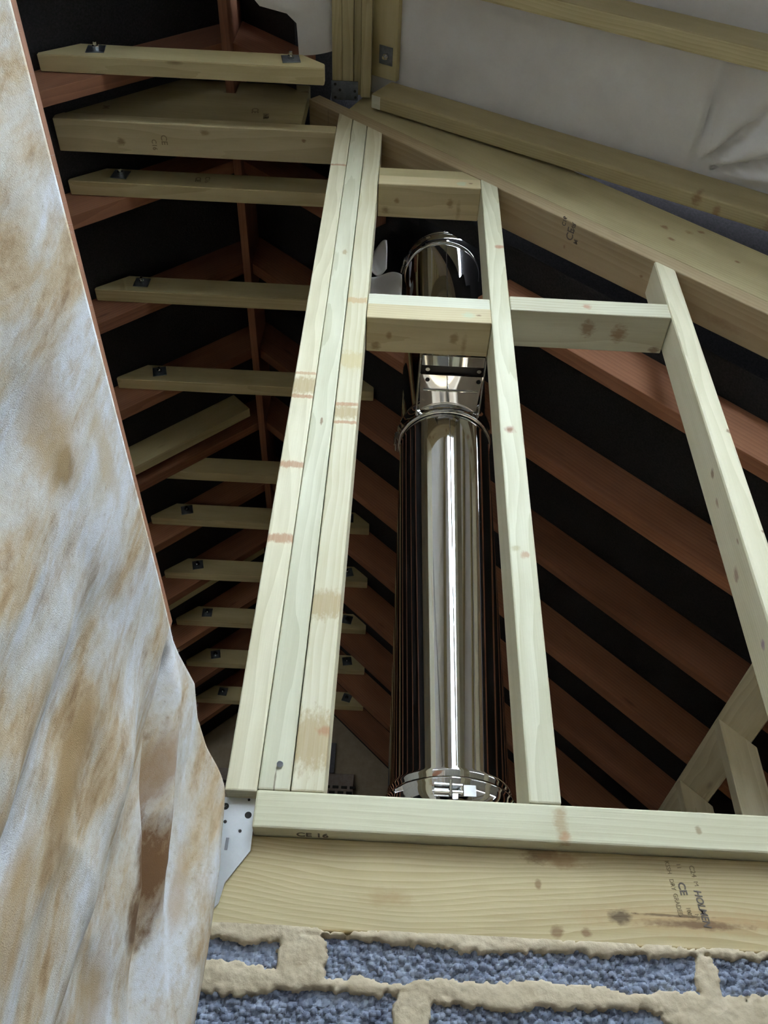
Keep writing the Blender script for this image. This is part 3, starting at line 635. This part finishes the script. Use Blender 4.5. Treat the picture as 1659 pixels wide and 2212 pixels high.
for k in range(-1, 9):
    y1 = 1.411 + 0.4 * k
    if k == -1: collar(1.033, -1.056, -0.236, 'treated collar tie just above the header, ending beside the new ridge', None)
    elif k == 3: collar(2.706, -1.03, -0.09, 'collar tie fixed behind the rafter that has a pale repair beside it', None, bolts=False)
    else:
        o = collar(y1, -1.056, -0.064, 'pale treated collar tie bolted across the old rafters, %s behind the header' % ORD[k + 1], CG)
        if k == 0:
            for s, x, z, sz in (('CE', -0.66, 2.655, 0.024), ('C16', -0.63, 2.66, 0.022)):
                text_part('grade_stamp', s, sz, axes((x, 1.3634, z), (0.1, 0, -0.995), (0.995, 0, 0.1), (0, -1, 0)), M_ink2, o, 0, 0.0003)

# dwarf wall under the rafters on the far right
TP = SL
nn = Vector((TP, 0, 1)).normalized(); tt = Vector((1, 0, -TP)).normalized()
c0 = Vector((1.018, 0, 1.319)) + tt * 0.055 + nn * 0.0225
dp = tag(timber('purlin_plate', (c0.x, 1.30, c0.z), (c0.x, 4.6, c0.z), 0.112, 0.045, nn, M_pale, bev=0.003), 'flat plate running along under the old rafters on short studs', 'timber')
DG = 'short studs under the purlin plate'
for k in range(7):
    ys = 1.465 + 0.405 * k
    b = bmesh.new(); xa, xb = 1.020, 1.112
    pr = [(xa, 0.24), (xb, 0.24), (xb, 1.319 - TP * (xb - 1.018) - 0.001), (xa, 1.316)]
    A = [b.verts.new((x, ys, z)) for x, z in pr]; B = [b.verts.new((x, ys + 0.047, z)) for x, z in pr]
    b.faces.new(A); b.faces.new(B[::-1])
    for i in range(4): b.faces.new((A[i], B[i], B[(i + 1) % 4], A[(i + 1) % 4]))
    bmesh.ops.recalc_face_normals(b, faces=b.faces); bmesh.ops.bevel(b, geom=b.edges[:], offset=0.002, segments=1, affect='EDGES')
    R = Matrix(((0, 1, 0), (0, 0, 1), (1, 0, 0))).to_4x4()     # local x along world z
    Mx = Matrix.Translation((1.066, ys + 0.0235, 0.75)) @ Matrix(((0, 1, 0, 0), (0, 0, 1, 0), (1, 0, 0, 0), (0, 0, 0, 1)))
    iv = Mx.inverted()
    for v in b.verts: v.co = iv @ v.co
    tag(link('short_stud', bm_mesh(b, 'short_stud'), M_pale, None, Mx), 'short stud under the plate below the old rafters, %s behind the stud frame' % ORD[k + 1], 'stud', DG)

# ------------------------------------------------------------------ new roof: ridge, rafters, membrane
NS = 0.595
def znb(x): return 2.696 - NS * x          # underside of the new rafters
RDN = 0.118; VD = RDN * sqrt(1 + NS * NS)
n2 = Vector((NS, 0, 1)).normalized()
M_nr = wood('new_rafter_face', (0.50, 0.415, 0.225), (0.32, 0.24, 0.105), [K(-.42, -.01, -.06, .014, .02, .04, (.22, .11, .04)), K(-.36, .01, -.06, .010, .02, .04, (.26, .14, .06)), K(-.21, 0, -.06, .02, .03, .05, (.27, .14, .06)), K(-.05, -.0235, .0, .03, .03, .03, (.28, .15, .06)), K(.05, -.0235, .0, .02, .03, .02, (.28, .15, .06)), K(.2, 0, -.05, .016, .02, .03, BRN)], rings=52, auto=0.3)
ng = []
yks = [1.160, 0.790, 0.400, -1.62, -2.0, -2.4]
for i, yk in enumerate(yks):
    xa = -0.107 if i == 0 else -0.085
    p0 = Vector((xa, yk - 0.0225, znb(xa))) + n2 * RDN / 2; p1 = Vector((2.42, yk - 0.0225, znb(2.42))) + n2 * RDN / 2
    o = timber('new_rafter', p0, p1, 0.045, RDN, n2, M_nr if i == 0 else M_olive, bev=0.006)
    if i == 0:
        tag(o, 'treated rafter under the white membrane, its pale cut end beside the ridge', 'rafter')
        e0 = Vector((-0.103, yk - 0.0225, znb(-0.103))) - n2 * 0.0004; e1 = Vector((-0.077, yk - 0.0225, znb(-0.077))) - n2 * 0.0004
        timber('sawn_end', e0, e1, 0.038, 0.0012, n2, M_n2, bev=0.0, parent=o)
    elif i == 1: tag(o, 'treated rafter crossing the white membrane away from the stud frame', 'rafter')
    else: tag(o, 'treated rafter under the white membrane, further into the room', 'rafter', 'new rafters over the room')
# pale sawn end
RGD = bpy.data.objects.new('ridge_beam', None); C.objects.link(RGD); RGD.location = (-0.17, 0.0, 2.83)
tag(RGD, 'built-up ridge beam of several plies with bolted washers, hung on a metal shoe', 'beam')
for a, b_, z0, z1 in ((-0.2315, -0.2005, 2.832, 2.95), (-0.2000, -0.1660, 2.826, 2.95), (-0.1655, -0.1425, 2.846, 2.94), (-0.1420, -0.1105, 2.829, 2.94)):
    tbox('ply', (a, -3.2, z0), (b_, 1.158, z1), 1, M_olive, RGD, bev=0.002)
tb = Vector((1, 0, -NS)).normalized()
cc = Vector((-0.069, 0, 2.850))
timber('side_board', (cc.x, -3.2, cc.z + 0.012), (cc.x, 1.105, cc.z + 0.012), 0.098, 0.020, n2, M_olive, bev=0.002, parent=RGD)
pw = Vector((-0.066, 1.035, 2.8480))
b = bmesh.new(); add_box(b, (-0.024, -0.027, -0.0015), (0.024, 0.027, 0.0015))
Mw = Matrix.Translation(pw) @ Matrix.Rotation(atan(NS), 4, 'Y')
wo = link('square_washer', bm_mesh(b, 'square_washer'), M_washer, RGD, Mw)
b = bmesh.new(); cyl(b, (0.004, 0, -0.001), (0.004, 0, -0.012), 0.0095, 6); cyl(b, (0.004, 0, -0.012), (0.004, 0, -0.022), 0.005, 12)
no = link('nut', bm_mesh(b, 'nut'), M_steel2, wo); no.matrix_basis = Matrix()
# shoe under the ridge end
sh = bpy.data.objects.new('ridge_shoe', None); C.objects.link(sh); sh.location = (-0.19, 1.13, 2.82)
tag(sh, 'small galvanised shoe plate under the end of the ridge beam', 'bracket')
b = bmesh.new(); add_box(b, (-0.234, 1.108, 2.8225), (-0.150, 1.1655, 2.8255)); link('shoe_plate', bm_mesh(b, 'shoe_plate'), M_washer, sh, Matrix())
for x, y in ((-0.222, 1.118), (-0.207, 1.135), (-0.222, 1.158), (-0.160, 1.137), (-0.158, 1.156)):
    b = bmesh.new(); cyl(b, (x, y, 2.8227), (x, y, 2.8220), 0.0042, 14); link('nail_hole', bm_mesh(b, 'nail_hole'), M_hole, sh, Matrix())

# membrane over the new rafters
def zmem(x): return znb(x) + VD + 0.004
def membrane():
    xs = np.linspace(-0.135, 2.5, 230); ys = np.linspace(-2.9, 1.17, 300)
    X, Y = np.meshgrid(xs, ys, indexing='ij')
    base = 2.696 - NS * X + VD + 0.004
    ph = np.zeros_like(Y)
    yk = sorted(yks)
    for a, b in zip(yk, yk[1:]):
        m = (Y >= a) & (Y <= b - 0.045); ph[m] = np.sin(pi * (Y[m] - a) / (b - 0.045 - a))
    sag = -0.006 * ph * (0.6 + 0.8 * fbm(X * 3, Y * 3, 2, 2))
    # creases fanning out from a staple on the rafter below the frame's edge
    dx, dy = X - 0.795, 1.118 - Y
    ang = np.arctan2(dy, dx); r = np.hypot(dx, dy)
    cre = (1 - 2 * np.abs(np.sin(ang * 6.0 + 0.9 * fbm(X * 5, Y * 5, 9, 2))) ** 0.7) * np.exp(-((r - 0.13) / 0.20) ** 2) * sstep(0.0, 0.10, r) * sstep(-0.06, 0.03, dx) * sstep(0.0, 0.05, dy)
    Z = base + sag + 0.034 * cre + 0.0014 * (fbm(X * 14, Y * 14, 4, 3) - 0.45)
    seam = 0.0022 * sstep(0.772, 0.775, X) ; Z = Z - seam
    return np.stack([X, Y, Z], -1)
P = membrane()
me = grid_mesh('roof_membrane', P)
# rooflight opening and its lining boards
def zr(x): return znb(x) - 0.02
wf = struct(bpy.data.objects.new('window_1_offscreen', None), 'rooflight opening in the new roof'); C.objects.link(wf); wf.location = (0.5, -0.6, 2.5)
for xa_, xb_, ya_, yb2 in ((0.21, 0.235, -1.57, 0.32), (0.765, 0.79, -1.57, 0.32)):
    tbox('lining', (xa_, ya_, zr(xa_) + 0.01), (xb_, yb2, zr(xa_) + 0.19), 1, M_olive, wf)
for y_ in (-1.585, 0.335):
    timber('lining', Vector((0.236, y_, zr(0.236) + 0.08)), Vector((0.764, y_, zr(0.764) + 0.08)), 0.025, 0.14, n2, M_olive, parent=wf)
# cut it out of the membrane
bm = bmesh.new(); bm.from_mesh(me)
kill = [f for f in bm.faces if (-1.55 < f.calc_center_median().y < 0.30 and 0.24 < f.calc_center_median().x < 0.76)]
bmesh.ops.delete(bm, geom=kill, context='FACES'); bm.to_mesh(me); bm.free()
tag(link('roof_membrane', me, M_memb), 'white breather membrane stretched over the new rafters', 'membrane')
# flap on the other side of the ridge
def flap():
    u = np.linspace(0, 1, 40); v = np.linspace(-2.86, 1.03, 130)
    Uu, V = np.meshgrid(u, v, indexing='ij')
    wdt = np.where(V > 0.86, 0.135 + 0.12 * sstep(0.93, 0.86, V), 0.255 + 1.40 * sstep(0.82, 0.3, V))
    wdt = wdt * (1 - 0.10 * vnoise(V * 9, V * 0, 3))
    X = -0.205 - Uu * wdt * (1 - 0.02 * np.sin(V * 20))
    Z = 3.000 + NS * X - 0.004 - 0.02 * np.sin(pi * Uu) * (0.5 + fbm(X * 8, V * 8, 6, 2))
    return np.stack([X, V, Z], -1)
tag(link('membrane_flap', grid_mesh('membrane_flap', flap()), M_memb), 'loose white membrane hanging down on the old roof side of the ridge beam', 'membrane')
# scraps of membrane up beside the flue
def scrap(name, pts, y, label, bend=0.03):
    n = 14; P = np.zeros((n, n, 3))
    (ax, az), (bx, bz), (cx_, cz), (dx_, dz) = pts
    for i in range(n):
        for j in range(n):
            s, t = i / (n - 1), j / (n - 1)
            x = (ax * (1 - s) + bx * s) * (1 - t) + (dx_ * (1 - s) + cx_ * s) * t
            z = (az * (1 - s) + bz * s) * (1 - t) + (dz * (1 - s) + cz * s) * t
            P[i, j] = (x, y + bend * sin(3 * s + 2 * t) + 0.02 * t, z)
    o = link(name, grid_mesh(name, P), M_memb); m = o.modifiers.new('thick', 'SOLIDIFY'); m.thickness = 0.002
    return tag(o, label, 'membrane')
scrap('membrane_scrap', [(-0.080, 2.225), (0.018, 2.235), (0.018, 2.33), (-0.080, 2.395)], 1.485, 'lower scrap of white membrane tucked beside the flue')
scrap('membrane_scrap', [(-0.085, 2.40), (-0.032, 2.405), (-0.036, 2.55), (-0.085, 2.56)], 1.50, 'upper scrap of white membrane hanging beside the flue')

# ------------------------------------------------------------------ flue
fl = bpy.data.objects.new('flue_pipe', None); C.objects.link(fl); fl.location = (FX, FY, 0.24)
tag(fl, 'mirror-polished stainless twin wall flue pipe rising behind the studs', 'flue')
def seg_profile(z0, z1, r):
    return [(r - .003, z0), (r, z0 + .004), (r, z0 + 0.030), (r + .0022, z0 + 0.034), (r + .0022, z0 + .040), (r, z0 + 0.044),
            (r, z1 - 0.044), (r + .0022, z1 - .040), (r + .0022, z1 - 0.034), (r, z1 - 0.030), (r, z1 - .004), (r - .003, z1)]
for z0, z1 in ((0.24, 0.655), (0.657, 1.66), (1.662, 2.455), (2.457, 2.95)):
    o = link('pipe_section', lathe('pipe_section', seg_profile(z0, z1, FR), FX, FY, 128), M_steel, fl, Matrix())
    b = bmesh.new(); cyl(b, (FX + 0.004, FY - FR - 0.0004, z0 + 0.045), (FX + 0.004, FY - FR - 0.0004, z1 - 0.045), 0.0013, 8)
    so = link('seam', bm_mesh(b, 'seam', True), M_steel, o, Matrix())
def lock_band(zc, ang, half=0.027):
    r = FR + 0.0035
    pr = [(FR + .0005, zc - half), (r + .0035, zc - half + .001), (r + .0035, zc - half + .006), (r, zc - half + .010), (r, zc + half - .010), (r + .0035, zc + half - .006), (r + .0035, zc + half - .001), (FR + .0005, zc + half)]
    bo = link('locking_band', lathe('locking_band', pr, FX, FY, 128), M_steel, fl, Matrix())
    M = Matrix.Translation((FX, FY, zc)) @ Matrix.Rotation(ang, 4, 'Z')
    b = bmesh.new(); rr = -(FR + 0.0045)
    add_box(b, (-0.036, rr - .004, -0.012), (-0.004, rr, 0.012)); add_box(b, (0.006, rr - .003, -0.010), (0.036, rr, 0.010))
    cyl(b, (-0.036, rr - .008, 0.006), (0.012, rr - .008, 0.006), 0.0028, 10); cyl(b, (-0.036, rr - .008, -0.006), (0.012, rr - .008, -0.006), 0.0028, 10)
    cyl(b, (-0.008, rr - .010, -0.014), (-0.008, rr - .010, 0.014), 0.0030, 10); cyl(b, (0.011, rr - .006, -0.010), (0.011, rr - .006, 0.010), 0.0036, 10)
    for v in b.verts: v.co = M @ v.co
    link('toggle_clip', bm_mesh(b, 'toggle_clip'), M_steel2, bo, Matrix())
lock_band(0.653, 0.0)
lock_band(1.662, -1.62)
lock_band(2.452, -1.35)
# bracket tying the flue back to the frame
bk = bpy.data.objects.new('flue_bracket', None); C.objects.link(bk); bk.location = (FX, 1.34, 1.65)
tag(bk, 'polished wall bracket holding the flue behind the doubled noggin', 'bracket')
link('tray_plate', box_mesh('tray_plate', (0.072, 1.270, 1.6655), (0.222, 1.300, 1.6685), 0.001), M_steel, bk, Matrix())
dk = link('channel', box_mesh('channel', (0.072, 1.298, 1.672), (0.222, 1.330, 1.676), 0.001), M_dark, bk, Matrix())
for x in (0.088, 0.212):
    b = bmesh.new(); cyl(b, (x, 1.314, 1.6718), (x, 1.314, 1.6685), 0.0055, 12); link('bolt', bm_mesh(b, 'bolt'), M_steel2, dk, Matrix())
def plate2():
    b = bmesh.new()
    pr = [(0.070, 1.326), (0.222, 1.326), (0.216, 1.425), (0.196, 1.427), (0.170, 1.417), (0.146, 1.414), (0.122, 1.417), (0.096, 1.427), (0.076, 1.425)]
    A = [b.verts.new((x, y, 1.6635 - (y - 1.326) * 0.12)) for x, y in pr]; B = [b.verts.new((x, y, 1.6665 - (y - 1.326) * 0.12)) for x, y in pr]
    b.faces.new(A[::-1]); b.faces.new(B)
    for i in range(len(pr)): b.faces.new((A[i], A[(i + 1) % len(pr)], B[(i + 1) % len(pr)], B[i]))
    bmesh.ops.recalc_face_normals(b, faces=b.faces)
    return bm_mesh(b, 'clamp_plate')
cp = link('clamp_plate', plate2(), M_steel, bk, Matrix())
for x in (0.089, 0.213):
    b = bmesh.new(); cyl(b, (x, 1.340, 1.6625), (x, 1.340, 1.6608), 0.0055, 14); link('bolt_hole', bm_mesh(b, 'bolt_hole'), M_hole, cp, Matrix())
link('lip', box_mesh('lip', (0.080, 1.366, 1.6545), (0.214, 1.3695, 1.6605), 0.001), M_steel, cp, Matrix())
for x in (0.066, 0.222): link('side_arm', box_mesh('side_arm', (x, 1.27, 1.655), (x + 0.004, 1.53, 1.695), 0.001), M_steel, bk, Matrix())

# ------------------------------------------------------------------ dust sheet over a rail
rail = bpy.data.objects.new('timber_rail', None); C.objects.link(rail); rail.location = (-0.29, 0.3, FLOOR)
tag(rail, 'thin brown timber edge along the top of the dust sheet', 'rail')
tbox('top_rail', (-0.306, -0.60, 0.568), (-0.2715, 0.955, 0.6560), 1, M_old2, rail)
for y in (-0.5, 0.2, 0.9): tbox('post', (-0.350, y - 0.022, FLOOR), (-0.3065, y + 0.022, 0.640), 2, M_old, rail)
def sheet():
    ny, nz = 420, 360
    yy = np.concatenate([np.linspace(-0.6, 0.15, 90, endpoint=False), np.linspace(0.15, 1.118, ny - 90)])
    tt_ = np.linspace(0, 1, nz) ** 1.0
    Yg, T = np.meshgrid(yy, tt_, indexing='ij')
    ky = [-0.6, 0.20, 0.50, 0.80, 0.935, 0.955, 1.000, 1.035, 1.070, 1.100, 1.118]
    kx = [-0.2640, -0.2620, -0.2610, -0.2600, -0.2610, -0.2560, -0.2380, -0.2330, -0.2170, -0.1960, -0.1880]
    kz = [0.617, 0.618, 0.616, 0.614, 0.612, 0.606, 0.590, 0.560, 0.528, 0.492, 0.462]
    Xt = np.interp(yy, ky, kx)[:, None]; Zt = np.interp(yy, ky, kz)[:, None]
    Z = Zt - T * (Zt + 0.95)
    drop = Zt - Z
    # hanging folds: they open towards the bottom and lean a little
    lean = Yg + 0.10 * drop
    f1 = np.sin(lean * 23 + 2.2 * fbm(Yg * 2.1, Z * 1.6, 5, 2)) * 0.5 + 0.5
    f2 = np.sin(lean * 51 + 3.0 * fbm(Yg * 3.0, Z * 2.2, 15, 2))
    amp = sstep(0.0, 0.35, drop)
    X = Xt + 0.0 * Z
    X = X + amp * (0.016 * (f1 - 0.5) + 0.005 * f2)
    # crumples
    X = X + 0.010 * (fbm(Yg * 8 + Z * 3, Z * 7, 25, 4) - 0.47) * sstep(0.01, 0.08, drop)
    cr = fbm(Yg * 4.5 - Z * 2, Z * 6 + Yg * 2, 55, 3); X = X + 0.012 * (np.abs(cr - 0.45) * -2 + 0.12) * sstep(0.02, 0.12, drop)
    # deep fold under the gathered corner
    fc = 0.912 + 0.35 * drop
    fd = np.exp(-((Yg - fc) / 0.013) ** 2) * sstep(0.015, 0.05, drop) * sstep(0.42, 0.16, drop)
    X = X - 0.026 * fd
    fr = np.exp(-((Yg - fc - 0.030) / 0.018) ** 2) * sstep(0.0, 0.05, drop) * sstep(0.6, 0.3, drop)
    X = X + 0.010 * fr
    fd2 = np.exp(-((Yg - 1.092) / 0.006) ** 2) * sstep(0.0, 0.03, drop) * sstep(0.2, 0.1, drop)
    X = X - 0.008 * fd2
    # outer hem holds its line
    hem = sstep(1.06, 1.118, Yg)
    X = X * (1 - hem) + hem * (np.interp(0.46 - Z, [0, 0.06, 0.16, 0.3, 1.4], [-0.1875, -0.182, -0.180, -0.183, -0.20]) - 0.004 * (1 - T))
    Y = Yg + 0.006 * (fbm(Yg * 9, Z * 9, 71, 2) - 0.4) * amp
    return np.stack([X, Y, Z], -1)
so = link('dust_sheet', grid_mesh('dust_sheet', sheet()), M_cloth)
md = so.modifiers.new('thick', 'SOLIDIFY'); md.thickness = 0.0018; md.offset = -1
tag(so, 'stained off-white cotton dust sheet hanging beside the stud frame', 'dust sheet')

# frayed fibres along the edge of the sheet
P = sheet(); rng = np.random.RandomState(3); vv = []; ff = []
def hair(p, d, ln):
    a = len(vv); sd = Vector(d).cross(Vector((0.3, 0.9, 0.2))).normalized() * 0.00022
    p = Vector(p); d = Vector(d).normalized(); bend = Vector(rng.normal(0, 0.35, 3))
    for t in (0, 0.5, 1.0):
        c = p + d * ln * t + bend * ln * t * t * 0.5; wd = sd * (1 - 0.8 * t); vv.append(tuple(c - wd)); vv.append(tuple(c + wd))
    ff.extend(((a, a + 1, a + 3, a + 2), (a + 2, a + 3, a + 5, a + 4)))
for i in range(900):
    j = rng.randint(95, P.shape[0]); hair(P[j, rng.randint(0, 2)], (rng.normal(0.3, 0.4), rng.normal(0.2, 0.4), abs(rng.normal(0.5, 0.3))), rng.uniform(0.0015, 0.0045))
for i in range(900):
    hair(P[-1, rng.randint(0, 200)], (rng.normal(0.4, 0.4), abs(rng.normal(0.6, 0.3)), rng.normal(0, 0.4)), rng.uniform(0.0012, 0.0035))
fm = bpy.data.meshes.new('frayed_fibres'); fm.from_pydata(vv, [], ff); fm.update()
fo = link('frayed_fibres', fm, plain('cotton_fibre', (0.70, 0.66, 0.60), 0.95), so, Matrix()); fo['kind'] = 'stuff'

# ------------------------------------------------------------------ glazing of the rooflight
mg = bpy.data.materials.new('window_glass'); mg.use_nodes = True; ntg = mg.node_tree; ntg.nodes.clear()
og = ntg.nodes.new('ShaderNodeOutputMaterial'); tr = ntg.nodes.new('ShaderNodeBsdfTransparent'); gl = ntg.nodes.new('ShaderNodeBsdfGlossy'); mx = ntg.nodes.new('ShaderNodeMixShader')
tr.inputs[0].default_value = (0.96, 0.98, 0.98, 1); gl.inputs['Roughness'].default_value = 0.02; mx.inputs[0].default_value = 0.06
ntg.links.new(tr.outputs[0], mx.inputs[1]); ntg.links.new(gl.outputs[0], mx.inputs[2]); ntg.links.new(mx.outputs[0], og.inputs[0])
timber('pane', Vector((0.236, -0.625, znb(0.236) + 0.15)), Vector((0.764, -0.625, znb(0.764) + 0.15)), 1.89, 0.006, n2, mg, bev=0.0, parent=wf)
